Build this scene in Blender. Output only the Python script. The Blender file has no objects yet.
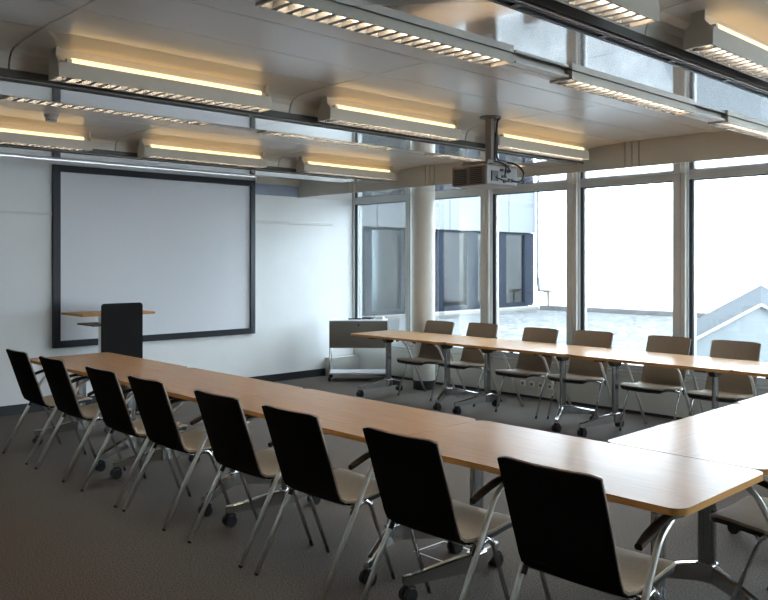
import bpy, bmesh, math, random
from mathutils import Vector, Matrix
random.seed(7)
sc = bpy.context.scene
COL = sc.collection
PI = math.pi

# ------------------------------------------------------------------ camera
CX, CY, CZ, TH = 9.327, -8.325, 1.6956, 0.7643
cam_d = bpy.data.cameras.new('camera')
cam = bpy.data.objects.new('camera', cam_d)
COL.objects.link(cam)
cam.location = (CX, CY, CZ)
fw = Vector((-math.cos(TH), math.sin(TH), 0))
cam.rotation_euler = fw.to_track_quat('-Z', 'Y').to_euler()
cam_d.sensor_width = 36
cam_d.lens = 812.5 / 768 * 36
cam_d.shift_y = -(300 - 261.2) / 768
cam_d.clip_end = 200
sc.camera = cam

# ------------------------------------------------------------------ world, light, exposure
w = bpy.data.worlds.new('overcast_sky')
sc.world = w
w.use_nodes = True
bg = w.node_tree.nodes['Background']
bg.inputs[0].default_value = (0.72, 0.85, 1.0, 1)
bg.inputs[1].default_value = 5.8
XP = 12.3
pl = bpy.data.lights.new('window_portal', 'AREA')
pl.shape = 'RECTANGLE'; pl.size = 10.6; pl.size_y = 2.3
pl.cycles.is_portal = True
po = bpy.data.objects.new('window_portal', pl)
COL.objects.link(po)
po.location = (5.35, 0.25, 1.45)
po.rotation_euler = (-PI / 2, 0, 0)
p2 = pl.copy(); p2.size = 2.7; p2.size_y = 1.9
po2 = bpy.data.objects.new('window_portal', p2); COL.objects.link(po2)
po2.location = (XP, -1.85, 1.65); po2.rotation_euler = (PI / 2, 0, PI / 2)  # portal for the added fill window behind the camera
TUBE = .6
DOWN = 23.0
sc.view_settings.view_transform = 'Standard'
sc.view_settings.look = 'None'
sc.view_settings.exposure = 1.85
sc.view_settings.gamma = 1.0
sc.view_settings.use_curve_mapping = False

# ------------------------------------------------------------------ materials
def mat(name, color, rough=0.5, metal=0.0, spec=0.5, noise=0.0, nscale=40, bump=0.0, bscale=200, emit=None, estr=0, coat=0.0):
    m = bpy.data.materials.new(name); m.use_nodes = True
    nt = m.node_tree; b = nt.nodes['Principled BSDF']
    b.inputs['Base Color'].default_value = (*color, 1)
    b.inputs['Roughness'].default_value = rough
    b.inputs['Metallic'].default_value = metal
    b.inputs['Specular IOR Level'].default_value = spec
    b.inputs['Coat Weight'].default_value = coat
    tc = nt.nodes.new('ShaderNodeTexCoord')
    if noise > 0:
        n = nt.nodes.new('ShaderNodeTexNoise'); n.inputs['Scale'].default_value = nscale; n.inputs['Detail'].default_value = 4
        nt.links.new(tc.outputs['Object'], n.inputs['Vector'])
        mx = nt.nodes.new('ShaderNodeMapRange')
        mx.inputs['From Min'].default_value = .3; mx.inputs['From Max'].default_value = .7
        mx.inputs['To Min'].default_value = 1 - noise; mx.inputs['To Max'].default_value = 1 + noise
        nt.links.new(n.outputs['Fac'], mx.inputs['Value'])
        v = nt.nodes.new('ShaderNodeVectorMath'); v.operation = 'SCALE'
        v.inputs[0].default_value = color
        nt.links.new(mx.outputs['Result'], v.inputs['Scale'])
        nt.links.new(v.outputs['Vector'], b.inputs['Base Color'])
    if bump > 0:
        n2 = nt.nodes.new('ShaderNodeTexNoise'); n2.inputs['Scale'].default_value = bscale; n2.inputs['Detail'].default_value = 3
        nt.links.new(tc.outputs['Object'], n2.inputs['Vector'])
        bp = nt.nodes.new('ShaderNodeBump'); bp.inputs['Strength'].default_value = bump; bp.inputs['Distance'].default_value = .01
        nt.links.new(n2.outputs['Fac'], bp.inputs['Height'])
        nt.links.new(bp.outputs['Normal'], b.inputs['Normal'])
    if emit:
        b.inputs['Emission Color'].default_value = (*emit, 1)
        b.inputs['Emission Strength'].default_value = estr
    return m

M = {}
M['wall'] = mat('wall_paint', (.84, .84, .82), .6, noise=.02, nscale=3)
M['ceil'] = mat('ceiling_metal', (.78, .77, .76), .22, spec=.6, noise=.02, nscale=2)
M['gloss'] = mat('glossy_panel', (.86, .86, .86), .07, metal=.6, spec=1.0, noise=.02, nscale=2, bump=.10, bscale=2.5, coat=.6)
M['cream'] = mat('cream_metal', (.66, .61, .53), .35, noise=.02, nscale=4)
M['bulk'] = mat('bulkhead_paint', (.64, .60, .52), .4, noise=.02, nscale=4)
M['mull'] = mat('mullion_metal', (.60, .575, .52), .4, noise=.02, nscale=6)
M['frame_w'] = mat('window_frame_metal', (.55, .56, .54), .35, noise=.02)
M['gasket'] = mat('window_gasket', (.03, .04, .05), .5, noise=.05)
M['plinth'] = mat('plinth_paint', (.60, .58, .52), .5, noise=.02, nscale=5)
M['base'] = mat('baseboard_dark', (.018, .018, .021), .45, noise=.05)
M['scrframe'] = mat('screen_frame', (.02, .023, .03), .5, noise=.05)
M['screen'] = mat('screen_surface', (.76, .76, .78), .55, noise=.01)
M['black'] = mat('black_plastic', (.015, .015, .016), .35, noise=.05)
M['fabric'] = mat('black_fabric', (.013, .0105, .009), .9, spec=.04, noise=.25, nscale=350, bump=.3, bscale=400)
M['panelfab'] = mat('charcoal_felt', (.018, .017, .017), .9, spec=.08, noise=.3, nscale=200)
M['seatleather'] = mat('pale_taupe_leather', (.56, .45, .32), .6, spec=.15, noise=.06, nscale=60, bump=.08, bscale=250)
M['leather'] = mat('taupe_leather', (.27, .215, .16), .55, spec=.25, noise=.06, nscale=60, bump=.08, bscale=250)
M['shell_edge'] = mat('beech_shell', (.34, .27, .20), .4, noise=.08, nscale=20)
M['alu'] = mat('brushed_aluminium', (.80, .77, .72), .36, 1.0, noise=.04, nscale=60)
M['footalu'] = mat('satin_aluminium', (.58, .58, .57), .2, 1.0, noise=.03)
M['chrome'] = mat('polished_chrome', (.66, .66, .66), .12, 1.0, noise=.02)
M['steel'] = mat('column_steel', (.36, .36, .36), .22, 1.0, noise=.04)
M['wheel'] = mat('castor_rubber', (.012, .012, .013), .3, noise=.1)
M['tube'] = mat('lamp_tube', (1, .9, .7), .5, emit=(1, .66, .27), estr=TUBE)
M['downtube'] = mat('lamp_tube_down', (1, .95, .85), .5, emit=(1, .80, .58), estr=DOWN)
M['lumbody'] = mat('luminaire_enamel', (.60, .55, .46), .35, noise=.02)
M['louver'] = mat('louver_aluminium', (.17, .17, .17), .4, .5, noise=.02)
M['rail'] = mat('slot_rail', (.075, .070, .058), .45, noise=.1)
M['proj_side'] = mat('projector_brown', (.22, .16, .125), .4, noise=.05)
M['proj_rear'] = mat('projector_grey', (.27, .27, .265), .4, noise=.05)
M['mount'] = mat('mount_grey', (.20, .18, .165), .4, noise=.05)
M['plastic_w'] = mat('white_plastic', (.75, .74, .70), .4, noise=.02)
M['cartpanel'] = mat('taupe_steel_panel', (.20, .18, .15), .4, noise=.03)
M['cartwhite'] = mat('white_steel', (.72, .73, .76), .35, noise=.02)
M['column'] = mat('column_paint', (.72, .69, .61), .5, noise=.03, nscale=8)
M['extwall'] = mat('exterior_render', (.86, .87, .87), .9, noise=.02, nscale=1.5)
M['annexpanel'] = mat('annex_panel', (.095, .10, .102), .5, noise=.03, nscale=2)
M['annexblue'] = mat('annex_blue_frame', (.008, .011, .018), .6, spec=.1, noise=.05)
M['annexin'] = mat('annex_interior', (.5, .52, .53), .8, noise=.05)
M['annexlight'] = mat('annex_interior_pale', (.5, .54, .52), .7, noise=.03)
M['annexlamp'] = mat('annex_lamp', (.9, .9, .9), .5, emit=(1, .97, .92), estr=5)
M['ledge'] = mat('ledge_concrete', (.14, .13, .115), .8, noise=.06, nscale=3)
M['curb'] = mat('wall_curb', (.06, .057, .055), .8, noise=.3, nscale=3)
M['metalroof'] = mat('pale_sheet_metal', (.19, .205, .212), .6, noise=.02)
M['roof_skydim'] = mat('sky_dimmed_roof_sheet', (.052, .055, .057), .95, spec=.0, noise=.04)  # toned well below the gable to offset sky light on the slopes
M['metalroof2'] = mat('white_sheet_edge', (.4, .4, .4), .4, noise=.02)
M['pipe'] = mat('grey_pipe', (.05, .055, .06), .5, noise=.1)
M['rust'] = mat('rusty_pipe', (.09, .065, .035), .7, noise=.3)

def wood_mat(name, c1, c2, rough):
    m = bpy.data.materials.new(name); m.use_nodes = True
    nt = m.node_tree; b = nt.nodes['Principled BSDF']
    tc = nt.nodes.new('ShaderNodeTexCoord'); mp = nt.nodes.new('ShaderNodeMapping')
    mp.inputs['Scale'].default_value = (1.2, 26, 26)
    n = nt.nodes.new('ShaderNodeTexNoise'); n.inputs['Scale'].default_value = 3; n.inputs['Detail'].default_value = 5
    r = nt.nodes.new('ShaderNodeValToRGB')
    r.color_ramp.elements[0].position = .3; r.color_ramp.elements[0].color = (*c1, 1)
    r.color_ramp.elements[1].position = .75; r.color_ramp.elements[1].color = (*c2, 1)
    nt.links.new(tc.outputs['Object'], mp.inputs[0]); nt.links.new(mp.outputs[0], n.inputs['Vector'])
    nt.links.new(n.outputs['Fac'], r.inputs[0]); nt.links.new(r.outputs[0], b.inputs['Base Color'])
    b.inputs['Roughness'].default_value = rough
    b.inputs['Specular IOR Level'].default_value = .10
    return m
M['beech'] = wood_mat('beech_laminate', (.51, .285, .138), (.59, .345, .178), .26)
M['beechedge'] = wood_mat('beech_edge', (.55, .27, .08), (.63, .33, .11), .4)
M['shelfwood'] = wood_mat('brown_shelf_wood', (.13, .07, .045), (.17, .095, .06), .4)
M['padwood'] = wood_mat('dark_wood_pad', (.025, .017, .012), (.042, .028, .018), .42)

def carpet():
    m = bpy.data.materials.new('carpet_loop_pile'); m.use_nodes = True
    nt = m.node_tree; b = nt.nodes['Principled BSDF']
    tc = nt.nodes.new('ShaderNodeTexCoord')
    n = nt.nodes.new('ShaderNodeTexNoise'); n.inputs['Scale'].default_value = 115; n.inputs['Detail'].default_value = 6; n.inputs['Roughness'].default_value = .8
    r = nt.nodes.new('ShaderNodeValToRGB')
    r.color_ramp.elements[0].position = .36; r.color_ramp.elements[0].color = (.012, .010, .0085, 1)
    r.color_ramp.elements[1].position = .66; r.color_ramp.elements[1].color = (.25, .214, .182, 1)
    nt.links.new(tc.outputs['Object'], n.inputs['Vector']); nt.links.new(n.outputs['Fac'], r.inputs[0])
    nt.links.new(r.outputs[0], b.inputs['Base Color'])
    b.inputs['Roughness'].default_value = .95; b.inputs['Specular IOR Level'].default_value = .15
    bp = nt.nodes.new('ShaderNodeBump'); bp.inputs['Strength'].default_value = .12; bp.inputs['Distance'].default_value = .002
    nt.links.new(n.outputs['Fac'], bp.inputs['Height']); nt.links.new(bp.outputs[0], b.inputs['Normal'])
    return m
M['carpet'] = carpet()

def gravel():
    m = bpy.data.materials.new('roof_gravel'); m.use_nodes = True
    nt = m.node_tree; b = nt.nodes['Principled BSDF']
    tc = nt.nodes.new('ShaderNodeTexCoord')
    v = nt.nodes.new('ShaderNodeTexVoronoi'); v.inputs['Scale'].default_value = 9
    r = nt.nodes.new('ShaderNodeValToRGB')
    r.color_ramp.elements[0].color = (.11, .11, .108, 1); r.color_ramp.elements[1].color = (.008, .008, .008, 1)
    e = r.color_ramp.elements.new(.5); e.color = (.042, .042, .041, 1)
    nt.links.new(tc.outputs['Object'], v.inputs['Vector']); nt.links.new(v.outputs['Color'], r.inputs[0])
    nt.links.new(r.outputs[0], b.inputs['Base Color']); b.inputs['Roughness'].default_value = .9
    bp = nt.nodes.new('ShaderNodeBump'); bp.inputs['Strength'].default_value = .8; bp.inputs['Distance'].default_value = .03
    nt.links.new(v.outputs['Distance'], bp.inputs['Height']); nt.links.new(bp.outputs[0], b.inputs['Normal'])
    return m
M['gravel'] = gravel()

def glass_mat(name, tint, gloss):
    m = bpy.data.materials.new(name); m.use_nodes = True
    nt = m.node_tree; nt.nodes.clear()
    o = nt.nodes.new('ShaderNodeOutputMaterial'); t = nt.nodes.new('ShaderNodeBsdfTransparent'); g = nt.nodes.new('ShaderNodeBsdfGlossy')
    t.inputs[0].default_value = (*tint, 1); g.inputs['Roughness'].default_value = .02
    f = nt.nodes.new('ShaderNodeFresnel'); f.inputs['IOR'].default_value = 1.45
    ml = nt.nodes.new('ShaderNodeMath'); ml.operation = 'MULTIPLY'; ml.inputs[1].default_value = gloss
    mx = nt.nodes.new('ShaderNodeMixShader')
    nt.links.new(f.outputs[0], ml.inputs[0]); nt.links.new(ml.outputs[0], mx.inputs[0])
    nt.links.new(t.outputs[0], mx.inputs[1]); nt.links.new(g.outputs[0], mx.inputs[2]); nt.links.new(mx.outputs[0], o.inputs[0])
    return m
M['glass'] = glass_mat('window_glass', (.97, .99, .98), .8)
M['annexglass'] = glass_mat('annex_glass', (.72, .82, .86), 1.6)

# ------------------------------------------------------------------ mesh helpers
def obj(name, bm, m, parent=None, smooth=False, label=None):
    me = bpy.data.meshes.new(name)
    bmesh.ops.recalc_face_normals(bm, faces=bm.faces)
    bm.to_mesh(me); bm.free()
    for mm in (m if isinstance(m, (list, tuple)) else [m]):
        me.materials.append(mm)
    if smooth:
        for p in me.polygons: p.use_smooth = True
    o = bpy.data.objects.new(name, me); COL.objects.link(o)
    if parent: o.parent = parent
    if label: o['label'] = label
    if smooth == 'auto':
        for e in me.edges: pass
    return o

def sharp(o, ang=35):
    me = o.data
    bm = bmesh.new(); bm.from_mesh(me)
    for e in bm.edges:
        if len(e.link_faces) == 2 and e.calc_face_angle(0) > math.radians(ang): e.smooth = False
    for f in bm.faces: f.smooth = True
    bm.to_mesh(me); bm.free()
    return o

def thing(name, label, cat, loc=(0, 0, 0), rz=0, group=None):
    o = bpy.data.objects.new(name, None); COL.objects.link(o)
    o.empty_display_size = .1
    o.location = loc; o.rotation_euler = (0, 0, rz); o['label'] = label; o['category'] = cat
    if group: o['group'] = group
    return o

def tag(o, label, cat, group=None):
    o['label'] = label; o['category'] = cat
    if group: o['group'] = group
    return o

def struct(name, bm, m, label=None, parent=None):
    o = obj(name, bm, m, parent)
    if not parent:
        o['kind'] = 'structure'
        if label: o['label'] = label
        o['category'] = name.split('_')[0]
    return o

def add_box(bm, x0, x1, y0, y1, z0, z1, bev=0, mi=0, mtx=None):
    vs = [bm.verts.new(p) for p in ((x0, y0, z0), (x1, y0, z0), (x1, y1, z0), (x0, y1, z0), (x0, y0, z1), (x1, y0, z1), (x1, y1, z1), (x0, y1, z1))]
    fs = []
    for q in ((0, 3, 2, 1), (4, 5, 6, 7), (0, 1, 5, 4), (1, 2, 6, 5), (2, 3, 7, 6), (3, 0, 4, 7)):
        f = bm.faces.new([vs[i] for i in q]); f.material_index = mi; fs.append(f)
    if bev > 0:
        es = list({e for f in fs for e in f.edges})
        r = bmesh.ops.bevel(bm, geom=es, offset=bev, segments=2, affect='EDGES', profile=.5)
        for f in r['faces']: f.material_index = mi
        if mtx is not None:
            vv = set()
            for f in r['faces']: vv.update(f.verts)
            for f in fs:
                if f.is_valid: vv.update(f.verts)
            bmesh.ops.transform(bm, matrix=mtx, verts=list(vv))
    elif mtx is not None:
        bmesh.ops.transform(bm, matrix=mtx, verts=vs)
    return bm

def box(x0, x1, y0, y1, z0, z1, bev=0):
    return add_box(bmesh.new(), x0, x1, y0, y1, z0, z1, bev)

def bent(pts, n=5, r=.04):
    """round the inner corners of a polyline"""
    pts = [Vector(p) for p in pts]
    out = [pts[0]]
    for i in range(1, len(pts) - 1):
        a, b, c = pts[i - 1], pts[i], pts[i + 1]
        rr = min(r, (a - b).length * .45, (c - b).length * .45)
        p, q = b + (a - b).normalized() * rr, b + (c - b).normalized() * rr
        for k in range(n + 1):
            t = k / n
            out.append(p * (1 - t) ** 2 + b * 2 * t * (1 - t) + q * t * t)
    out.append(pts[-1])
    return out

def add_tube(bm, pts, rad, seg=10, rad2=None, cap=True):
    pts = [Vector(p) for p in pts]
    rings = []
    n = len(pts)
    up = None
    for i, p in enumerate(pts):
        t = (pts[min(i + 1, n - 1)] - pts[max(i - 1, 0)]).normalized()
        if up is None:
            up = Vector((0, 0, 1)) if abs(t.z) < .9 else Vector((1, 0, 0))
        a = (up - t * up.dot(t)).normalized(); b = t.cross(a); up = a
        r1 = rad(i / (n - 1)) if callable(rad) else rad
        r2 = r1 if rad2 is None else rad2
        rings.append([bm.verts.new(p + a * (r1 * math.cos(2 * PI * k / seg)) + b * (r2 * math.sin(2 * PI * k / seg))) for k in range(seg)])
    for i in range(n - 1):
        for k in range(seg):
            bm.faces.new((rings[i][k], rings[i][(k + 1) % seg], rings[i + 1][(k + 1) % seg], rings[i + 1][k]))
    if cap:
        bm.faces.new(rings[0][::-1]); bm.faces.new(rings[-1])
    return bm

def add_cyl(bm, x, y, z0, z1, r, seg=24, r2=None):
    r2 = r if r2 is None else r2
    a = [bm.verts.new((x + r * math.cos(2 * PI * k / seg), y + r * math.sin(2 * PI * k / seg), z0)) for k in range(seg)]
    b = [bm.verts.new((x + r2 * math.cos(2 * PI * k / seg), y + r2 * math.sin(2 * PI * k / seg), z1)) for k in range(seg)]
    for k in range(seg): bm.faces.new((a[k], a[(k + 1) % seg], b[(k + 1) % seg], b[k]))
    bm.faces.new(a[::-1]); bm.faces.new(b)
    return bm

def add_prism(bm, prof, y0, y1, axis='y', mi=0):
    """profile (u,v) list extruded along an axis: y -> (u,y,v); x -> (x,u,v); z -> (u,v,z)"""
    def P(u, v, t):
        return {'y': (u, t, v), 'x': (t, u, v), 'z': (u, v, t)}[axis]
    a = [bm.verts.new(P(u, v, y0)) for u, v in prof]; b = [bm.verts.new(P(u, v, y1)) for u, v in prof]
    n = len(prof)
    for k in range(n):
        f = bm.faces.new((a[k], a[(k + 1) % n], b[(k + 1) % n], b[k])); f.material_index = mi
    f = bm.faces.new(a[::-1]); f.material_index = mi
    f = bm.faces.new(b); f.material_index = mi
    return bm

def copy_tree(o, parent=None):
    c = o.copy(); COL.objects.link(c)
    if parent: c.parent = parent
    for ch in list(o.children): copy_tree(ch, c)
    return c

# ------------------------------------------------------------------ room shell
ZC, ZB, ZS = 2.86, 2.687, 2.6125       # ceiling, beam underside, window soffit
YB = -1.115                            # bulkhead face
XE, YS = 12.0, -11.5
struct('floor', box(-.3, XE + .3, YS - .3, .3, -.12, 0), M['carpet'], 'dark brown-grey carpet over the whole room')
struct('wall_left', box(-.3, 0, YS - .3, .0, 0, ZC), M['wall'], 'white wall behind the projection screen')
bm = bmesh.new()
add_box(bm, XE, XE + .25, YS - .3, .2, 0, .7); add_box(bm, XE, XE + .25, YS - .3, .2, ZS, ZC)
add_box(bm, XE, XE + .25, YS - .3, -3.2, .7, ZS); add_box(bm, XE, XE + .25, -.5, .2, .7, ZS)  # window opening added out of view to fill the room with daylight
struct('wall_right', bm, M['wall'], 'wall behind the camera with a window band added for fill light')
bm = bmesh.new()
for k in range(3): add_box(bm, XE + .08, XE + .16, -3.2 + k * 1.31, -3.12 + k * 1.31, .7, ZS)
add_box(bm, XE + .08, XE + .16, -3.2, -.5, .7, .76); add_box(bm, XE + .08, XE + .16, -3.2, -.5, ZS - .06, ZS)
wr = struct('window_9', bm, M['frame_w'], 'unseen window band added behind the camera for fill daylight')
obj('pane', box(XE + .11, XE + .12, -3.12, -.5, .76, ZS - .06), M['glass'], wr)
struct('wall_back', box(0, XE, YS - .3, YS, 0, ZC), M['wall'], 'white wall behind the camera')

# ceiling panels with shadow joints: joints are real gaps showing a dark backing
beams = [2.054, 4.754, 7.454, 10.154]     # near (east) edges of the beams
BW = .50
joints_y = [-1.115, -2.97, -4.86, -6.75, -8.64, -10.53, YS]
bm = bmesh.new()
g = .004
flats = [(0.0, beams[0] - BW - .42)] + [(beams[i] + .45, beams[i + 1] - BW - .42) for i in range(3)] + [(beams[3] + .45, XE)]
for fx0, fx1 in flats:
    n = max(1, round((fx1 - fx0) / .43))
    for i in range(n):
        xa = fx0 + (fx1 - fx0) * i / n; xb = fx0 + (fx1 - fx0) * (i + 1) / n
        for j in range(len(joints_y) - 1):
            add_box(bm, xa + g, xb - g, joints_y[j + 1] + g, joints_y[j] - g, ZC, ZC + .02)
struct('ceiling', bm, M['ceil'], 'flat glossy light grey metal ceiling panels with thin joints')
struct('ceiling', box(0, XE, YS, .3, ZC + .021, ZC + .16), M['bulk'], 'slab over the ceiling panels')

def cove(s):
    """side of a beam: vertical lip then curve up to the ceiling; s=+1 near side, -1 far side; local x from the beam edge"""
    pts = [(0, ZB), (.0, ZB + .06), (.012, ZB + .10), (.035, ZB + .13), (.075, ZB + .148), (.16, ZB + .16), (.45, ZC)]
    return [(s * a, b) for a, b in pts]
n_t = 1
for bi, bx in enumerate(beams):
    bm = bmesh.new()
    # glossy underside (flat lip box)
    for j in range(len(joints_y) - 1):
        add_box(bm, bx - BW, bx - .075, joints_y[j + 1] + .0015, joints_y[j] - .0015, ZB, ZB + .02, mi=0)
    add_box(bm, bx - .012, bx, YS, YB, ZB - .002, ZB + .02, mi=1)
    # coves, one sheet per module with real gaps
    for s, x0 in ((1, bx), (-1, bx - BW)):
        pr = cove(s)
        pr = [(x0 + a, b) for a, b in pr]
        outer = [(a, b + .012) if k > 2 else (a - s * .012, b) for k, (a, b) in enumerate(pr)]
        prof = pr + outer[::-1]
        for j in range(len(joints_y) - 1):
            add_prism(bm, prof, joints_y[j + 1] + .005, joints_y[j] - .005, 'y', mi=1)
    add_box(bm, bx - BW + .02, bx - .02, YS, YB, ZB + .03, ZC + .019, mi=2)
    struct('trim_%d' % n_t, bm, [M['gloss'], M['cream'], M['rail']],
           ['lowered ceiling band nearest the screen', 'lowered ceiling band in the middle of the room', 'lowered glossy ceiling band at the upper right', 'lowered ceiling band behind the camera'][bi])
    n_t += 1
# bulkhead in front of the windows, in panels with joints
bm = bmesh.new()
edges_x = [0, 1.05, 1.15, 1.25]
xs = [0.0]
for c in (1.20, 2.55 + .06, 5.29, 7.99, 10.6):
    xs += [c - .075, c, c + .075]
xs += [XE]
xs = sorted(xs)
for i in range(len(xs) - 1):
    add_box(bm, xs[i] + .005, xs[i + 1] - .005, YB, YB + .02, ZS - .002, ZC + .02)
add_box(bm, 0, XE, YB + .012, YB + .10, ZS + .003, ZC + .02, mi=1)
struct('trim_%d' % n_t, bm, [M['bulk'], M['rail']], 'beige bulkhead beam running in front of the windows'); n_t += 1
bm = bmesh.new()
for i in range(9):
    add_box(bm, i * 1.345 + .002 if i else 0, min(XE, (i + 1) * 1.345 - .002), YB + .021, .10, ZS, ZS + .06)
struct('trim_%d' % n_t, bm, M['gloss'], 'glossy white soffit above the windows'); n_t += 1
# blue-grey panel above the white wall right of the screen
struct('trim_%d' % n_t, box(.001, .03, -1.865, YB - .002, 2.62, ZC - .09), mat('blue_grey_panel', (.32, .37, .45), .25, noise=.03), 'blue-grey panel at the top of the wall right of the screen'); n_t += 1
struct('trim_%d' % n_t, box(.001, .06, -1.865, YB - .002, ZC - .089, ZC - .002), M['cream'], 'cream strip above the blue-grey panel'); n_t += 1
# picture rails
struct('trim_%d' % n_t, box(0, .022, -1.872, -.46, 2.222, 2.262, .004), M['plastic_w'], 'white hanging rail on the wall right of the screen'); n_t += 1
struct('trim_%d' % n_t, box(0, .022, YS, -4.642, 2.222, 2.250, .004), M['plastic_w'], 'white hanging rail on the wall left of the screen'); n_t += 1
struct('baseboard_left', box(0, .014, YS, -.6, 0, .105), M['base'], 'dark baseboard of the white wall')

# window wall ---------------------------------------------------------------
ZSILL = .52
struct('wall_window', box(-.3, XE + .3, -.03, .14, 0, ZSILL - .10), M['plinth'], 'low cream plinth wall under the windows')
struct('trim_%d' % n_t, box(0.13, XE, -.045, .10, ZSILL - .095, ZSILL - .055, .004), M['frame_w'], 'pale sill on the plinth under the windows'); n_t += 1
struct('trim_%d' % n_t, box(0.13, XE, -.03, .10, ZSILL - .050, ZSILL - .021), M['frame_w'], 'bottom rail of the window wall'); n_t += 1
struct('baseboard_right', box(.13, XE, -.045, -.032, 0, .03), M['base'], 'dark base strip of the plinth')
struct('trim_%d' % n_t, box(.0, .12, -.6, .0, 0, .265, .004), M['plinth'], 'short cream boxed duct in the room corner'); n_t += 1
struct('wall_window', box(-.3, XE + .3, .0, .14, ZS + .061, ZC + .2), M['bulk'], 'strip above the window heads')
struct('wall_window', box(-.3, .0, .0, .14, 0, ZC), M['frame_w'], 'jamb of the window wall in the corner')
piers = [1.185, 2.56, 3.87, 5.20, 6.545, 7.855, 9.2, 10.545, 11.89]
lefts = [0.0] + [p + (.10 if i == 0 else .135) for i, p in enumerate(piers[:-1])]
for i, p in enumerate(piers):
    wd = .10 if i == 0 else .135
    bm = bmesh.new()
    add_box(bm, p, p + wd * .62, -.10, .06, ZSILL - .02, ZS, .003)
    add_box(bm, p + wd * .62 + .004, p + wd, -.10, .06, ZSILL - .02, ZS, .003)
    struct('trim_%d' % n_t, bm, M['frame_w'] if i == 0 else M['mull'], 'window post number %d counted from the room corner' % (i + 1)); n_t += 1
for i in range(8):
    xa, xb = lefts[i], piers[i]
    wn = thing('window_%d' % (i + 1), 'window pane number %d counted from the room corner' % (i + 1), 'window')
    wn['kind'] = 'structure'
    z0, z1 = ZSILL - .02, ZS
    bm = bmesh.new()
    fl_w = .035 if i == 0 else .014
    add_box(bm, xa, xa + fl_w, -.06, .05, z0, z1)
    add_box(bm, xb - .03, xb, -.02, .05, z0, z1)
    add_box(bm, xa + fl_w, xb - .03, -.04, .05, z1 - .05, z1)
    add_box(bm, xa + fl_w, xb - .03, -.03, .05, z0, z0 + .035)
    obj('window_frame', bm, M['frame_w'], wn)
    bm = bmesh.new()
    xg = xa + fl_w + .001
    add_box(bm, xg, xg + .030, -.03, .035, z0 + .035, z1 - .05)
    add_box(bm, xg + .03, xb - .03, .0, .03, z1 - .062, z1 - .05)
    add_box(bm, xb - .036, xb - .03, .0, .03, z0 + .035, z1 - .062)
    obj('gasket', bm, M['gasket'], wn)
    bm = bmesh.new()
    add_box(bm, xg + .031, xg + .045, -.015, .035, z0 + .035, z1 - .062)
    obj('sash_edge', bm, M['frame_w'], wn)
    obj('pane', box(xg + .045, xb - .036, .010, .018, z0 + .035, z1 - .062), M['glass'], wn)

# round column
bm = add_cyl(bmesh.new(), 1.885, -.45, .0, ZS, .145, 48)
col = sharp(struct('trim_%d' % n_t, bm, M['column'], 'round cream column in front of the windows')); n_t += 1
bm = add_cyl(bmesh.new(), 1.885, -.45, .0, .12, .150, 48)
obj('column_base', bm, M['base'], col)

# ------------------------------------------------------------------ projection screen
sc_o = thing('projection_screen', 'large white projection screen in a dark frame on the left wall', 'screen', (0, -3.257, .7))
bm = bmesh.new()
y0, y1, z0, z1, fwid = -1.382, 1.382, .003, 2.10, .078
def frame_ring(bm, y0, y1, z0, z1, fw_, xo, xi, xb):
    o = [(y0, z0), (y1, z0), (y1, z1), (y0, z1)]
    inn = [(y0 + fw_, z0 + fw_), (y1 - fw_, z0 + fw_), (y1 - fw_, z1 - fw_), (y0 + fw_, z1 - fw_)]
    A = [bm.verts.new((xb, *p)) for p in o]; B = [bm.verts.new((xo, *p)) for p in o]
    Cc = [bm.verts.new((xi, *p)) for p in inn]; D = [bm.verts.new((xb, *p)) for p in inn]
    for k in range(4):
        j = (k + 1) % 4
        bm.faces.new((A[k], A[j], B[j], B[k])); bm.faces.new((B[k], B[j], Cc[j], Cc[k])); bm.faces.new((Cc[k], Cc[j], D[j], D[k])); bm.faces.new((D[k], D[j], A[j], A[k]))
frame_ring(bm, y0, y1, z0, z1, fwid, .045, .055, .002)
obj('frame', bm, M['scrframe'], sc_o)
obj('screen_surface', box(.004, .02, y0 + fwid, y1 - fwid, z0 + fwid, z1 - fwid), M['screen'], sc_o)

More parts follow.
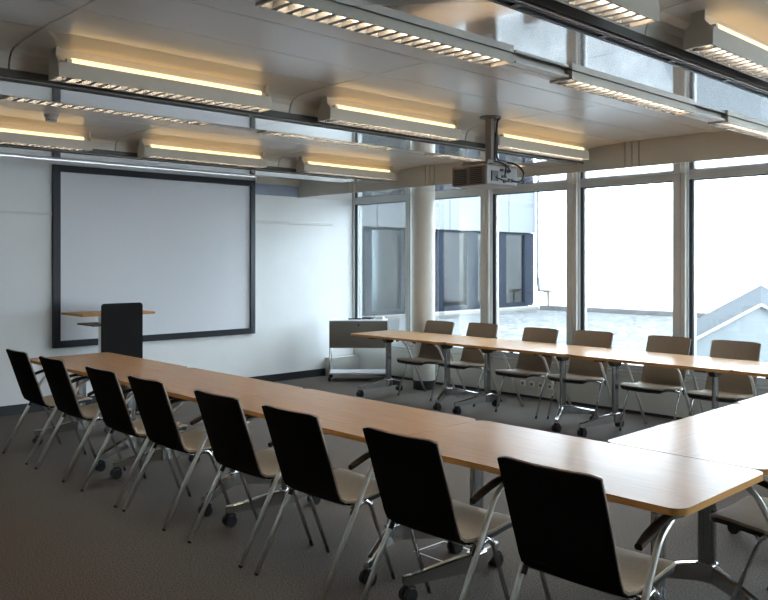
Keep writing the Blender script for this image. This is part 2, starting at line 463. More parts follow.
# ------------------------------------------------------------------ luminaires
def make_lum(name, flip, label, loc):
    """lamp along y, length 1.38, local x: tube on +x side (flip -> -x side); local z 0 is the ceiling"""
    root = thing(name, label, 'ceiling lamp', loc, PI if flip else 0, 'linear ceiling lamps')
    L = .69
    H = -.175
    prof = [(-.07, H), (-.07, H + .055), (-.062, H + .085), (-.04, H + .108), (-.032, H + .118), (-.032, -.001), (.032, -.001), (.032, H + .118), (.040, H + .108), (.062, H + .085), (.07, H + .055), (.07, H)]
    # end caps
    for s in (-1, 1):
        bm = bmesh.new()
        add_prism(bm, prof, s * L - .006, s * L + .006)
        obj('end_cap', bm, M['lumbody'], root)
    # body: side walls and top, open above the tube side
    bm = bmesh.new()
    add_box(bm, -.07, -.064, -L, L, H, H + .055)
    add_box(bm, .064, .07, -L, L, H, H + .082)
    add_prism(bm, [(-.07, H + .055), (-.062, H + .085), (-.036, H + .108), (-.030, H + .100), (-.056, H + .08), (-.064, H + .055)], -L, L)
    add_box(bm, -.032, .004, -L, L, H + .10, -.001)
    add_box(bm, -.064, .064, -L, L, H + .05, H + .055)
    obj('body', bm, M['lumbody'], root)
    bm = bmesh.new()
    nb = 20
    for k in range(1, nb):
        yy = -L + 2 * L * k / nb
        add_prism(bm, [(yy - .012, H + .001), (yy + .012, H + .001), (yy + .004, H + .02), (yy + .001, H + .042), (yy - .001, H + .042), (yy - .004, H + .02)], -.062, .062, 'x')
    add_box(bm, -.06, -.057, -L + .01, L - .01, H + .001, H + .05)
    add_box(bm, .057, .06, -L + .01, L - .01, H + .001, H + .05)
    obj('louver', bm, M['louver'], root)
    bm = bmesh.new()
    add_tube(bm, [(.048, -L + .07, H + .098), (.048, L - .07, H + .098)], .015, 12)
    obj('tube', bm, M['tube'], root, label='warm glowing fluorescent tube')
    bm = bmesh.new()
    add_tube(bm, [(.0, -L + .05, H + .047), (.0, L - .05, H + .047)], .006, 8)
    obj('tube', bm, M['downtube'], root, label='tube behind the louvre')
    for s in (-1, 1):
        bm = bmesh.new()
        add_box(bm, .034, .062, s * (L - .055) - .014, s * (L - .055) + .014, H + .056, H + .104)
        obj('lamp_holder', bm, M['plastic_w'], root)
    return root
lum_first = None
names_bay = {0: 'screen-side band', 1: 'middle band', 2: 'upper right band'}
order = ['nearest the windows', 'second from windows', 'third from windows', 'fourth from windows', 'fifth from windows']
for bi, bx in enumerate(beams[:3]):
    for side in ('near', 'far'):
        for j in range(5):
            ys = joints_y[j + 1] + .18 + .69
            if bi == 2 and side == 'near' and j > 2: continue
            if bi == 2 and side == 'far' and j > 3: continue
            if bi == 1 and j > 3: continue
            if bi == 0 and side == 'far': continue
            x = bx + .17 if side == 'near' else bx - BW - .075
            lab = '%s %s, %s' % ('warm glowing lamp at the near side of the' if side == 'near' else 'louvred lamp at the far side of the', names_bay[bi], order[j])
            zz = ZC if side == 'near' or bi < 2 else ZC - .04
            if lum_first is None:
                lum_first = make_lum('linear_lamp', side == 'far', lab, (x, ys, zz))
            else:
                c = copy_tree(lum_first)
                c.location = (x, ys, zz); c.rotation_euler = (0, 0, PI if side == 'far' else 0); c['label'] = lab
# far lamps hang lower: short stems fill the gap
# slot rails
for bi, bx in enumerate(beams[:3]):
    bm = bmesh.new()
    y1 = [-1.9, -1.75, YB - .01][bi]
    add_box(bm, bx - .074, bx - .058, YS, y1, ZB - .006, ZB + .02)
    add_box(bm, bx - .022, bx - .013, YS, y1, ZB - .006, ZB + .02)
    add_box(bm, bx - .058, bx - .022, YS, y1, ZB + .004, ZB + .02, mi=1)
    add_box(bm, bx + .0005, bx + .010, YS, y1, ZB + .006, ZB + .046, mi=0)
    y = -2.0
    while y > YS:
        add_box(bm, bx - .058, bx - .022, y - .02, y + .02, ZB - .005, ZB + .004, mi=1); y -= .63
    o = obj('slot_diffuser', bm, [M['rail'], M['black']])
    tag(o, 'dark slot rail along the ' + names_bay[bi] + ' of the ceiling', 'air diffuser', 'slot rails')

# wiring channels between the lamps on the far side of each band
for bi, bx in list(enumerate(beams[:3]))[1:]:
    zz = ZC - .165 - (.04 if bi == 2 else 0)
    for j in range(4):
        ya, yb_ = joints_y[j + 1] - .285, joints_y[j + 1] + .165
        bm = bmesh.new(); xx = bx - BW - .075
        add_box(bm, xx - .055, xx - .006, ya, yb_, zz, zz + .012); add_box(bm, xx + .006, xx + .055, ya, yb_, zz, zz + .012)
        add_box(bm, xx - .03, xx + .03, ya, yb_, zz + .0122, ZC - .05, mi=1)
        struct('trim_%d' % n_t, bm, [M['plastic_w'], M['cream']], 'white wiring channel between two ceiling lamps'); n_t += 1
# smoke detector
sd = thing('smoke_detector', 'small white smoke detector on the ceiling at the upper left', 'smoke detector', (2.82, -5.76, ZC))
bm = bmesh.new()
add_cyl(bm, 0, 0, -.018, -.0005, .055, 28); sharp(obj('base', bm, M['plastic_w'], sd))
bm = bmesh.new()
add_cyl(bm, 0, 0, -.055, -.019, .036, 28, .050); sharp(obj('housing', bm, M['plastic_w'], sd))
bm = bmesh.new()
for k in range(8):
    a = 2 * PI * k / 8
    add_box(bm, -.009, .009, .034, .041, -.048, -.034, mtx=Matrix.Rotation(a, 4, 'Z'))
obj('sensor_slots', bm, M['black'], sd)

# ------------------------------------------------------------------ projector
pj = thing('ceiling_projector', 'brown and grey projector hanging from the ceiling on a pole', 'projector', (5.19, -3.17, ZC))
bm = add_cyl(bmesh.new(), 0, 0, -.012, -.0005, .085, 28); sharp(obj('ceiling_plate', bm, M['mount'], pj))
bm = bmesh.new(); add_box(bm, -.03, .03, -.03, .03, -.36, -.013, .004); obj('pole', bm, M['mount'], pj)
bm = bmesh.new()
add_box(bm, -.16, .08, -.05, .05, -.375, -.361, .003)
add_box(bm, -.17, -.15, -.14, .14, -.39, -.362, .003); add_box(bm, .07, .09, -.14, .14, -.39, -.362, .003)
add_box(bm, -.17, .09, -.15, -.13, -.40, -.376, .003); add_box(bm, -.17, .09, .13, .15, -.40, -.376, .003)
obj('mount_cage', bm, M['mount'], pj)
bm = bmesh.new()
add_box(bm, -.25, .105, -.19, .215, -.562, -.40, .012)
bd = obj('housing', bm, M['proj_side'], pj)
bm = bmesh.new()
for k in range(9): add_box(bm, -.22, -.09, -.197, -.187, -.55 + k * .015, -.543 + k * .015)
for k in range(9): add_box(bm, -.05, .07, -.197, -.187, -.55 + k * .015, -.543 + k * .015)
obj('vent', bm, M['black'], bd)
bm = bmesh.new(); add_box(bm, .101, .112, -.18, .205, -.552, -.41, .004)
rp = obj('rear_panel', bm, M['proj_rear'], pj)
bm = bmesh.new()
for (a, b, c, d) in ((-.02, .02, -.45, -.43), (.04, .09, -.46, -.43), (.0, .06, -.50, -.48), (.08, .14, -.53, -.50), (-.13, -.05, -.53, -.45), (.02, .05, -.54, -.52)):
    add_box(bm, .112, .119, a, b, c, d)
obj('socket', bm, M['black'], rp)
bm = bmesh.new()
add_tube(bm, [(-.24, .05, -.48), (-.29, .05, -.48)], .045, 20)
obj('lens', bm, M['black'], pj)
bm = bmesh.new()
def spl(pts, n=8):
    pts = [Vector(p) for p in pts]; out = []
    for i in range(len(pts) - 1):
        p0, p1, p2, p3 = pts[max(i - 1, 0)], pts[i], pts[i + 1], pts[min(i + 2, len(pts) - 1)]
        for k in range(n):
            t = k / n
            out.append(.5 * ((2 * p1) + (p2 - p0) * t + (2 * p0 - 5 * p1 + 4 * p2 - p3) * t * t + (3 * p1 - p0 - 3 * p2 + p3) * t ** 3))
    out.append(pts[-1]); return out
add_tube(bm, spl([(.05, .06, -.012), (.045, .03, -.05), (.042, .03, -.2), (.045, .03, -.33), (.07, .08, -.36), (.13, .17, -.385), (.165, .22, -.45), (.155, .19, -.52), (.121, .11, -.515)]), .008, 8)
add_tube(bm, spl([(.0, .08, -.01), (-.05, .09, -.03), (-.035, .035, -.06), (.038, .02, -.15), (.038, .01, -.33), (.08, .0, -.368), (.14, .02, -.40), (.155, .06, -.45), (.121, .06, -.44)]), .006, 8)
add_tube(bm, spl([(-.2, -.12, -.385), (-.1, -.12, -.372), (.03, -.1, -.37), (.12, -.04, -.378), (.155, .0, -.42), (.121, .03, -.49)]), .006, 8)
add_tube(bm, spl([(.121, .11, -.515), (.145, .05, -.53), (.14, -.02, -.52), (.121, -.08, -.50)]), .006, 8)
obj('cable', bm, M['black'], pj, smooth=True)

# ------------------------------------------------------------------ folding tables
ZT = .786
def rounded_rect(x0, x1, y0, y1, r, n=6):
    out = []
    for cx_, cy_, a0 in ((x1 - r, y1 - r, 0), (x0 + r, y1 - r, PI / 2), (x0 + r, y0 + r, PI), (x1 - r, y0 + r, 1.5 * PI)):
        for k in range(n + 1):
            a = a0 + PI / 2 * k / n
            out.append((cx_ + r * math.cos(a), cy_ + r * math.sin(a)))
    return out
def add_castor(bm, x, y):
    for s in (-1, 1):
        add_tube(bm, [(x + s * .006, y, .0365), (x + s * .032, y, .0365)], .036, 22)
    add_tube(bm, [(x - .034, y, .0365), (x + .034, y, .0365)], .010, 10)
    add_prism(bm, [(y - .014, .05), (y + .026, .05), (y + .040, .068), (y + .014, .089), (y - .016, .089)], x - .018, x + .018, 'x')
def make_table(L=1.6, corners=(1, 1, 1, 1)):
    t = thing('folding_table', '', 'table')
    h = L / 2 - .002
    bm = bmesh.new()
    prof = rounded_rect(-h, h, -.399, .399, .065)
    add_prism(bm, prof, ZT - .028, ZT, 'z', 0)
    es = [e for e in bm.edges if abs(e.verts[0].co.z - e.verts[1].co.z) < 1e-6 and e.verts[0].co.z > ZT - .001]
    bm.faces.ensure_lookup_table()
    for f in bm.faces:
        f.material_index = 0 if (abs(f.normal.z) > .5 and f.calc_center_median().z > ZT - .01) else 1
    bm.normal_update()
    for f in bm.faces:
        f.material_index = 0 if (abs(f.normal.z) > .9 and f.calc_center_median().z > ZT - .01) else 1
    sharp(obj('tabletop', bm, [M['beech'], M['beechedge']], t), 30)
    bm = bmesh.new()
    for s in (-1, 1):
        add_box(bm, -h + .26, h - .26, s * .16 - .02, s * .16 + .02, ZT - .052, ZT - .0285, .003)
    obj('under_rail', bm, M['black'], t)
    for s in (-1, 1):
        xc = s * (h - .30)
        bm = bmesh.new()
        add_box(bm, xc - .055, xc + .055, -.30, .30, ZT - .056, ZT - .0285, .004)
        add_prism(bm, [(-.10, ZT - .06), (.10, ZT - .06), (.05, ZT - .12), (-.05, ZT - .12)], xc - .03, xc + .03, 'x')
        br = obj('bracket', bm, M['black'], t)
        bm = bmesh.new()
        # column: two half-round aluminium sections with a slot
        for q in (-1, 1):
            add_tube(bm, [(xc, q * .021, .115), (xc, q * .021, ZT - .085)], .019, 18, .026)
        add_box(bm, xc - .016, xc + .016, -.021, .021, .12, ZT - .09)
        leg = sharp(obj('leg', bm, M['steel'], t), 40)
        bm = bmesh.new()
        for q in (-1, 1):
            a = Vector((xc, q * .02, 0)); b = Vector((s * (h - .14), q * .355, 0))
            d = (b - a).normalized(); nn = Vector((-d.y, d.x, 0)) * .019
            pts = []
            for P_, w_, zl, zh in ((a, 1.2, .118, .205), (a + d * .10, 1.1, .110, .190), (b - d * .03, .95, .088, .136), (b + d * .015, .8, .090, .132)):
                pts.append([bm.verts.new((P_.x + k * nn.x * w_, P_.y + k * nn.y * w_, z)) for k, z in ((-1, zl), (1, zl), (1, zh - .006), (.6, zh), (-.6, zh), (-1, zh - .006))])
            for u, v in zip(pts, pts[1:]):
                for k in range(6): bm.faces.new((u[k], u[(k + 1) % 6], v[(k + 1) % 6], v[k]))
            bm.faces.new(pts[0][::-1]); bm.faces.new(pts[-1])
        add_box(bm, xc - .034, xc + .034, -.046, .046, .114, .208, .004)
        obj('foot', bm, M['footalu'], leg)
        for q in (-1, 1):
            bm = bmesh.new()
            add_castor(bm, s * (h - .145), q * .345)
            sharp(obj('castor', bm, M['wheel'], leg), 40)
    return t
table0 = make_table()
tlabels = [
    ('beech table at the screen end of the long front row', 2.343), ('beech table second from the screen in the long front row', 3.943),
    ('beech table third from the screen in the long front row', 5.543), ('beech table at the near end of the front row, corner closest to camera', 7.143)]
for i, (lab, x) in enumerate(tlabels):
    c = table0 if i == 0 else copy_tree(table0)
    c.location = (x, -5.095, 0); c['label'] = lab; c['group'] = 'tables of the front row'
for lab, x in (('beech table of the window row nearest the white cart', 2.435), ('beech table of the window row, second from the cart', 4.035),
               ('beech table of the window row, third from the cart', 5.635), ('beech table at the right end of the window row', 7.235)):
    c = copy_tree(table0); c.location = (x, -1.162, 0); c['label'] = lab; c['group'] = 'tables of the window row'
c = copy_tree(table0); c.location = (7.53, -3.89, 0); c.rotation_euler.z = PI / 2
c['label'] = 'beech cross table butting against the near end of the front row'; c['group'] = 'cross tables'
c = make_table(1.52); c.location = (7.515, -2.327, 0); c.rotation_euler.z = PI / 2
c['label'] = 'beech cross table at the right edge, leading to the window row'; c['group'] = 'cross tables'

# ------------------------------------------------------------------ chairs
def shell_profile():
    pts = [(-.236, .930), (-.205, .835), (-.175, .745), (-.145, .655), (-.118, .575), (-.098, .515), (-.080, .478), (-.05, .457), (-.01, .450), (.06, .452), (.15, .462), (.24, .474), (.30, .476), (.335, .468), (.352, .452)]
    return pts
PROF = shell_profile()
def shell_width(i):
    n = len(PROF) - 1
    ws = [.231, .231, .231, .231, .230, .230, .230, .231, .233, .235, .237, .236, .232, .222, .198]
    return ws[i]
def sheet(bm, idx, off0, off1, wscale=1.0, dw=0.0, ny=12, mi=0, conc=.03):
    """sheet between two offsets of the shell profile (normal direction), curved across"""
    rows = []
    for i in idx:
        a = Vector(PROF[max(i - 1, 0)]); b = Vector(PROF[min(i + 1, len(PROF) - 1)])
        t = (b - a).normalized(); nrm = Vector((-t.y, t.x))     # points up/forward side
        if nrm.x < 0 and i < 7: nrm = -nrm
        if nrm.y < 0 and i >= 7: nrm = -nrm
        p = Vector(PROF[i]); hw = shell_width(i) * wscale - dw
        k_c = conc * max(0, min(1, (7 - i) / 5)) + (.006 if i >= 7 else 0)
        row = []
        for off in (off0, off1):
            r = []
            for k in range(ny + 1):
                u = -1 + 2 * k / ny
                bowl = k_c * (1 - u * u)
                q = p + nrm * off + (Vector((-bowl, 0)) if i < 7 else Vector((0, -bowl)))
                # rounded top edge
                zz = q.y - (.010 * abs(u) ** 14 if i == 0 else 0)
                r.append(bm.verts.new((u * hw, q.x, zz)))
            row.append(r)
        rows.append(row)
    for r0, r1 in zip(rows, rows[1:]):
        for k in range(ny):
            for s in (0, 1):
                f = bm.faces.new((r0[s][k], r0[s][k + 1], r1[s][k + 1], r1[s][k])); f.material_index = mi
        for k in (0, ny):
            f = bm.faces.new((r0[0][k], r1[0][k], r1[1][k], r0[1][k])); f.material_index = mi
    for row in (rows[0], rows[-1]):
        for k in range(ny):
            f = bm.faces.new((row[0][k], row[0][k + 1], row[1][k + 1], row[1][k])); f.material_index = mi
    return bm

def make_chair():
    root = thing('conference_chair', '', 'chair')
    # backrest: beech core with leather front, black fabric rear
    bm = sheet(bmesh.new(), range(0, 8), -.003, .004)
    bk = sharp(obj('backrest', bm, M['shell_edge'], root), 50)
    bm = sheet(bmesh.new(), range(0, 8), .0043, .0075, dw=.003)
    sharp(obj('back_upholstery', bm, M['leather'], bk, label='taupe leather front of the backrest'), 50)
    bm = sheet(bmesh.new(), range(0, 9), -.0125, -.0033, dw=.001)
    sharp(obj('back_cover', bm, M['fabric'], bk, label='black fabric rear of the backrest'), 50)
    bm = sheet(bmesh.new(), range(7, 14), -.003, .004)
    st = sharp(obj('seat', bm, M['shell_edge'], root), 50)
    bm = sheet(bmesh.new(), range(7, 14), .0043, .012, dw=.003)
    sharp(obj('seat_upholstery', bm, M['seatleather'], st, label='taupe leather seat pad'), 50)
    bm = sheet(bmesh.new(), range(8, 15), -.026, -.0033, dw=.003)
    sharp(obj('seat_underside', bm, M['black'], st), 50)
    for s in (-1, 1):
        x = s * .272
        tb = bent([(x, -.250, .012), (x, .0, .455), (x, .105, .640), (x, .20, .694)], 6, .10)
        bm = add_tube(bmesh.new(), tb, .0135, 12)
        rl = obj('rear_leg', bm, M['alu'], root, smooth=True)
        bm = add_tube(bmesh.new(), [(x, -.2555, .0), (x, -.243, .025)], .0125, 12); sharp(obj('foot_cap', bm, M['black'], rl))
        fl = bent([(x, -.012, .43), (x, .045, .462), (x, .085, .430), (x, .250, .012)], 5, .035)
        bm = add_tube(bmesh.new(), fl, .0105, 12)
        f_ = obj('front_leg', bm, M['chrome'], root, smooth=True)
        bm = add_tube(bmesh.new(), [(x, .2548, .0), (x, .245, .025)], .0115, 12); sharp(obj('foot_cap', bm, M['black'], f_))
        # black clamp
        bm = bmesh.new()
        add_tube(bm, [(x - s * .012, -.035, .395), (x - s * .012, -.012, .435)], .0135, 12)
        sharp(obj('clamp', bm, M['black'], rl))
        bm = add_tube(bmesh.new(), bent([(x, .0, .445), (s * .235, .0, .436), (s * .18, .02, .434)], 4, .03), .010, 10)
        obj('seat_support', bm, M['chrome'], root, smooth=True)
        bm = add_tube(bmesh.new(), bent([(x, .09, .430), (s * .235, .12, .438), (s * .18, .14, .440)], 4, .03), .009, 10)
        obj('seat_support', bm, M['chrome'], root, smooth=True)
        # armrest pad: arched
        n = 14; rings = []
        bm = bmesh.new()
        for k in range(n + 1):
            t = k / n; y = -.055 + .335 * t
            z = .647 + .062 * math.sin(PI * .5 * min(1, t * 1.35)) - .012 * max(0, t - .74) / .26
            hw = .021 * (1 - .25 * abs(2 * t - 1) ** 4); th = .0115
            rings.append([bm.verts.new((x + a * hw, y, z + b * th)) for a, b in ((-1, -.6), (-.7, -1), (.7, -1), (1, -.6), (1, .4), (.6, 1), (-.6, 1), (-1, .4))])
        for u, v in zip(rings, rings[1:]):
            for k in range(8): bm.faces.new((u[k], u[(k + 1) % 8], v[(k + 1) % 8], v[k]))
        bm.faces.new(rings[0][::-1]); bm.faces.new(rings[-1])
        pd = sharp(obj('armrest', bm, M['padwood'], root), 50)
    bm = add_tube(bmesh.new(), [(-.24, .08, .432), (.24, .08, .432)], .010, 10)
    add_tube(bm, [(-.24, -.015, .430), (.24, -.015, .430)], .010, 10)
    obj('crossbar', bm, M['chrome'], root, smooth=True)
    return root
chair0 = make_chair()
fx = [2.10, 2.85, 3.735, 4.405, 5.26, 5.955, 6.76, 7.55]
fl_ = ['first', 'second', 'third', 'fourth', 'fifth', 'sixth', 'seventh', 'eighth and closest']
for i, x in enumerate(fx):
    c = chair0 if i == 0 else copy_tree(chair0)
    c.location = (x, -5.535, 0); c.rotation_euler.z = 0
    c['label'] = 'black-backed chair seen from behind at the front row, %s counting from the screen' % fl_[i]
    c['group'] = 'chairs behind the front row'
wx_ = [2.335, 2.945, 3.87, 4.51, 5.37, 6.05]
wlab = ['first from the cart', 'second from cart', 'third from cart', 'fourth from cart', 'fifth from cart', 'rightmost']
for i, x in enumerate(wx_):
    c = copy_tree(chair0)
    c.location = (x, [-.86, -.755, -.84, -.755, -.75, -.75][i], 0); c.rotation_euler.z = PI + [.02, -.02, .01, .03, -.01, .02][i]
    c['label'] = 'taupe chair in front of the windows, facing the camera, ' + wlab[i]
    c['group'] = 'chairs on the window side'
c = copy_tree(chair0); c.location = (7.93, -4.27, 0); c.rotation_euler.z = PI / 2
c['label'] = 'chair with grey leather seat pushed under the cross table, cut off by the right edge'; c['group'] = 'chairs at the cross tables'

# ------------------------------------------------------------------ lectern
lc = thing('lectern', 'black-fronted lectern with a wooden desk board in front of the screen', 'lectern', (.93, -4.245, 0))
bm = bmesh.new()
add_prism(bm, rounded_rect(-.238, .238, .03, 1.238, .035), 0, .014, 'x')
sharp(obj('front_panel', bm, M['panelfab'], lc), 30)
bm = bmesh.new(); add_box(bm, -.56, -.002, -.44, .40, 1.105, 1.13, .004)
obj('desk_board', bm, M['beechedge'], lc, label='wooden desk board')
bm = bmesh.new(); add_box(bm, -.42, -.002, -.32, .15, .995, 1.012, .003)
obj('shelf', bm, M['shelfwood'], lc, label='dark brown shelf')
bm = bmesh.new(); add_box(bm, -.24, -.16, -.16, -.10, .02, 1.104, .004); add_box(bm, -.24, -.16, .10, .16, .02, 1.104, .004)
add_box(bm, -.20, -.002, -.05, .05, .55, .60, .002)
add_box(bm, -.20, -.17, -.10, .10, .55, .60, .002)
obj('post', bm, M['alu'], lc)
bm = bmesh.new(); add_box(bm, -.50, .05, -.26, .26, 0, .02, .004); obj('base_plate', bm, M['black'], lc)

# ------------------------------------------------------------------ trolley
R = Vector((math.sin(TH), math.cos(TH), 0))
D = 11.45
pc = Vector((CX, CY, 0)) + fw * D + R * ((358.5 - 384) / 812.5 * D)
cart = thing('media_cart', 'white wheeled cart with a taupe flap and a low shelf in the corner', 'cart', (pc.x, pc.y, 0), math.atan2(R.y, R.x))
# local x to the right, local y away from camera
W, Dp = .415, .38
bm = bmesh.new()
add_box(bm, -W, W, 0.006, Dp, .845, .862, .002)
add_box(bm, -W, -W + .012, .012, Dp, .47, .844); add_box(bm, W - .012, W, .012, Dp, .47, .844)
add_box(bm, -W + .012, W - .012, .02, Dp, .47, .485); add_box(bm, -W + .012, W - .012, Dp - .012, Dp, .486, .844)
obj('cabinet', bm, M['cartwhite'], cart)
bm = bmesh.new(); add_box(bm, -W + .006, W - .006, -.006, .004, .472, .85, .003)
fp = obj('flap', bm, M['cartpanel'], cart, label='taupe metal flap')
bm = bmesh.new(); add_tube(bm, [(0, -.006, .795), (0, -.014, .795)], .014, 16); obj('lock', bm, M['black'], fp)
for sx in (-1, 1):
    for sy in (0, 1):
        bm = add_tube(bmesh.new(), [(sx * (W - .008), .012 + sy * (Dp - .02), .075), (sx * (W - .008), .012 + sy * (Dp - .02), .469)], .0095, 12)
        lg = obj('post', bm, M['chrome'], cart, smooth=True)
        bm = bmesh.new(); X, Y = sx * (W - .008), .012 + sy * (Dp - .02)
        add_tube(bm, [(X - .018, Y, .033), (X + .018, Y, .033)], .033, 18); add_box(bm, X - .008, X + .008, Y - .01, Y + .02, .05, .075)
        obj('wheel', bm, M['wheel'], lg)
bm = bmesh.new(); add_box(bm, -W, W, .0, Dp, .10, .122, .003); obj('shelf', bm, M['cartwhite'], cart)
# items on the cart
def place(p): return cart.matrix_basis @ Vector(p)
bpy.context.view_layer.update()
mw = cart.matrix_basis.copy()
def on_cart(o, x, y, rz):
    p = Matrix.Translation((pc.x, pc.y, 0)) @ Matrix.Rotation(math.atan2(R.y, R.x), 4, 'Z') @ Vector((x, y, .8625))
    o.location = p; o.rotation_euler = (0, 0, math.atan2(R.y, R.x) + rz)
o = obj('remote_control', box(-.09, .09, -.022, .022, 0, .02, .005), M['black']); tag(o, 'black remote control lying on the cart, left of the cable coil', 'remote control'); on_cart(o, -.06, .16, .2)
bm = bmesh.new()
pts = []
for k in range(90):
    a = k * .35; r = .05 + .012 * math.sin(k * .9)
    pts.append((r * 1.5 * math.cos(a), r * math.sin(a), .008 + .0003 * k + .003 * math.sin(k * 1.7)))
add_tube(bm, pts, .005, 6)
o = obj('cable_coil', bm, M['black'], smooth=True); tag(o, 'coiled black cable lying on top of the cart', 'cable'); on_cart(o, .13, .17, .1)
o = obj('adapter_box', box(-.06, .06, -.035, .035, 0, .035, .005), M['plastic_w']); tag(o, 'small pale adapter box on the cart beside the cable coil', 'adapter'); on_cart(o, .30, .2, -.3)

# floor box
fb = thing('floor_box', 'square floor box with a pale metal rim in the carpet under the front row', 'floor box', (6.155, -4.785, .0003))
bm = bmesh.new()
for a in range(4):
    add_box(bm, -.132, .132, .122, .132, 0, .0014, mtx=Matrix.Rotation(a * PI / 2, 4, 'Z'))
obj('rim', bm, M['plastic_w'], fb, label='pale metal rim')
obj('lid', box(-.121, .121, -.121, .121, 0, .0008), M['carpet'], fb)
obj('handle', box(-.105, -.085, -.06, .06, .0009, .0016), M['black'], fb)
# wall sockets on the plinth
for k in range(4):
    o = thing('floor_socket', ['leftmost white socket on the plinth under the window row', 'second white socket from the left on the plinth', 'third white socket from the left on the plinth', 'rightmost of the four white sockets on the plinth'][k], 'socket', (3.19 + k * .135, -.0302, .17), 0, 'sockets on the plinth')
    bm = bmesh.new(); add_box(bm, -.036, .036, -.010, 0, -.036, .036, .004); f = obj('cover', bm, M['plastic_w'], o)
    bm = bmesh.new(); add_tube(bm, [(0, -.0102, 0), (0, -.012, 0)], .02, 18); obj('socket_hole', bm, M['mount'], f)

# ------------------------------------------------------------------ outside
GZ = .28
struct('ground', box(12.4, 32, -22, .1, -.6, -.3), M['gravel'], 'ground outside the added fill window behind the camera')
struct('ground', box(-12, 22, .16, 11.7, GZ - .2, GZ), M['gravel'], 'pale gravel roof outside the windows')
ew = obj('courtyard_wall', box(-5.0, 22, 11.7, 12.0, -.2, 6.5), M['extwall']); ew['kind'] = 'structure'
ew['label'] = 'tall white rendered wall across the gravel roof'; ew['category'] = 'wall'
bm = bmesh.new(); add_box(bm, -4.70, 1.2, 11.42, 11.69, GZ, .40, .01)
cb = obj('wall_curb', bm, M['curb']); cb['kind'] = 'structure'; cb['label'] = 'dark curb along the foot of the white wall'; cb['category'] = 'curb'

an = thing('annex_building', 'low building wing with white panels and blue window frames outside on the left', 'building', (-5, 0, 0))
bm = bmesh.new()
js = [-6.0, -3.0, -.14, 2.5, 5.175, 7.832, 10.372, 11.66]
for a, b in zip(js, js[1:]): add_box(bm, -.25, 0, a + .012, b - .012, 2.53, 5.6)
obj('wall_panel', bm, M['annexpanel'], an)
bm = bmesh.new(); add_box(bm, -3.6, -.27, -6, 11.69, 2.54, 5.55); add_box(bm, -3.8, -3.5, -6, 11.69, 0, 2.54); add_box(bm, -3.5, -.3, -6, 11.69, .1, .42); add_box(bm, -3.5, -.3, 11.5, 11.69, .42, 2.54); add_box(bm, -3.5, -.3, -6, -5.8, .42, 2.54)
obj('interior_walls', bm, M['annexin'], an)
bm = bmesh.new(); add_box(bm, -.26, .28, -6, 11.44, GZ, .37, .01); obj('ledge', bm, M['ledge'], an)
posts = [(-4, -3.8), (-1.5, -1.3), (.6, .8), (2.6, 2.8), (4.84, 5.08), (6.08, 6.2), (7.42, 7.66), (8.62, 9.07), (9.95, 10.35), (11.25, 11.68)]
bm = bmesh.new()
for a, b in posts: add_box(bm, -.22, -.08, a, b, .45, 2.52)
add_box(bm, -.20, -.10, -6, 11.68, 2.46, 2.525); add_box(bm, -.20, -.10, -6, 11.68, .372, .50)
obj('window_frame', bm, M['annexblue'], an)
for (a, b) in zip(posts, posts[1:]):
    obj('pane', box(-.155, -.145, a[1], b[0], .50, 2.46), M['annexglass'], an)
bm = bmesh.new()
add_box(bm, -1.6, -1.1, 7.9, 8.35, .42, 2.5); add_box(bm, -1.6, -1.0, 5.6, 6.1, .42, 1.15); add_box(bm, -1.7, -1.0, 8.45, 9.0, .42, 1.5); add_box(bm, -1.4, -1.0, 10.4, 10.9, .42, 1.2)
add_tube(bm, [(-1.2, 5.3, 1.15), (-1.2, 5.45, 1.45), (-1.1, 5.3, 1.6)], .03, 8); add_box(bm, -1.6, -1.0, 4.9, 5.6, .75, .80)
obj('furniture', bm, M['annexlight'], an)
for yy in (5.6, 8.3, 10.8):
    obj('ceiling_light', box(-2.6, -1.2, yy - .6, yy + .6, 2.50, 2.535), M['annexlamp'], an)

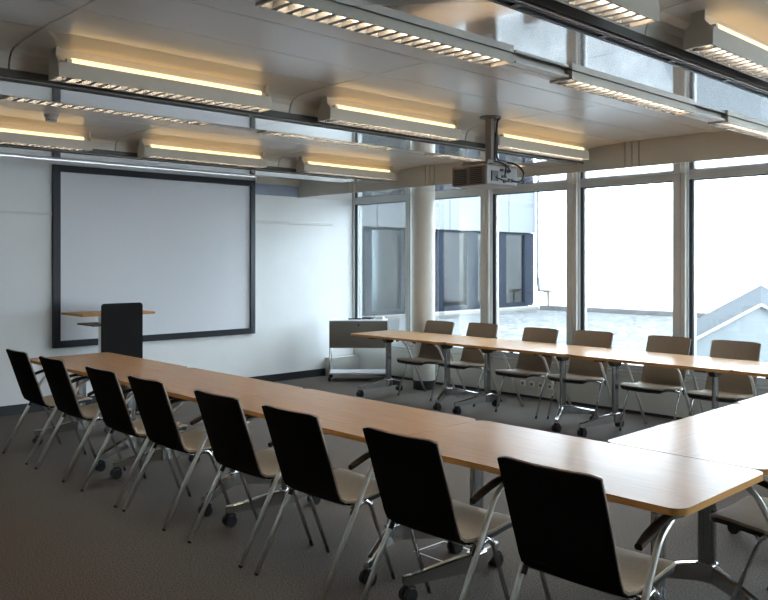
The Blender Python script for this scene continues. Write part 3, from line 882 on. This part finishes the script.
# skylight with gable
sk = thing('gabled_skylight', 'pale sheet-metal gabled skylight rising from the gravel at the right', 'skylight', (5.52, 1.43, 0))
near = Vector((0, 0, 1.172)); ridge_dir = (Vector((1.873, 10.777, 0)) - Vector((5.52, 1.431, 0))) * .93; far = near + ridge_dir
lat = Vector((4.9695 - 5.5197, .8574 - 1.4313, 0)); drop = 1.1718 - .7509
k = (1.172 - GZ) / drop
left = lat * k
bm = bmesh.new()
tt = [near, near + left - Vector((0, 0, 1.172 - GZ)), near - left - Vector((0, 0, 1.172 - GZ))]
gd = ridge_dir.normalized() * .03
A = [bm.verts.new(p) for p in tt]; B = [bm.verts.new(p + gd) for p in tt]
bm.faces.new(A); bm.faces.new(B[::-1])
for i in range(3): bm.faces.new((A[i], A[(i + 1) % 3], B[(i + 1) % 3], B[i]))
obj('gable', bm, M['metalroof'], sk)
bm = bmesh.new()
A = [bm.verts.new(p + gd * 1.02) for p in tt]; B = [bm.verts.new(p + ridge_dir) for p in tt]
bm.faces.new(A); bm.faces.new(B[::-1])
for i in range(3): bm.faces.new((A[i], A[(i + 1) % 3], B[(i + 1) % 3], B[i]))
sk_o = obj('roof', bm, M['roof_skydim'], sk, label='sloping roof sheets, tone darkened to offset the sky light')
bm = bmesh.new()
off = ridge_dir.normalized() * -.03
for s in (1, -1):
    a = near + off + Vector((0, 0, .012)); b = near + left * s - Vector((0, 0, 1.172 - GZ - .02)) + off
    add_tube(bm, [a, b], .018, 6)
obj('verge_trim', bm, M['metalroof2'], sk)
# clip: the skylight must stay outside the window wall (left foot)

# drain pipe with taps on the white wall
dp = thing('drain_pipe', 'thin grey pipe running down the white wall in the far corner', 'pipe', (-4.6, 11.66, 0))
bm = bmesh.new()
add_tube(bm, [(-.33, 0, 4.5), (-.33, 0, 1.0), (-.28, 0, .92)], .03, 10); obj('pipe', bm, M['pipe'], dp)
bm = bmesh.new(); add_tube(bm, [(-.36, -.03, 1.18), (-.28, -.03, 1.20), (-.26, -.03, .80)], .035, 8); add_tube(bm, [(-.3, -.03, .85), (.05, -.03, .82)], .02, 8)
obj('elbow', bm, M['pipe'], dp)
bm = bmesh.new(); add_tube(bm, [(.08, -.05, .86), (.08, -.05, .34)], .03, 8); add_tube(bm, [(-.08, -.05, .80), (.22, -.05, .80)], .025, 8)
add_tube(bm, [(.22, -.05, .80), (.42, -.05, .5), (.52, -.05, .42)], .012, 8)
obj('standpipe', bm, M['rust'], dp)
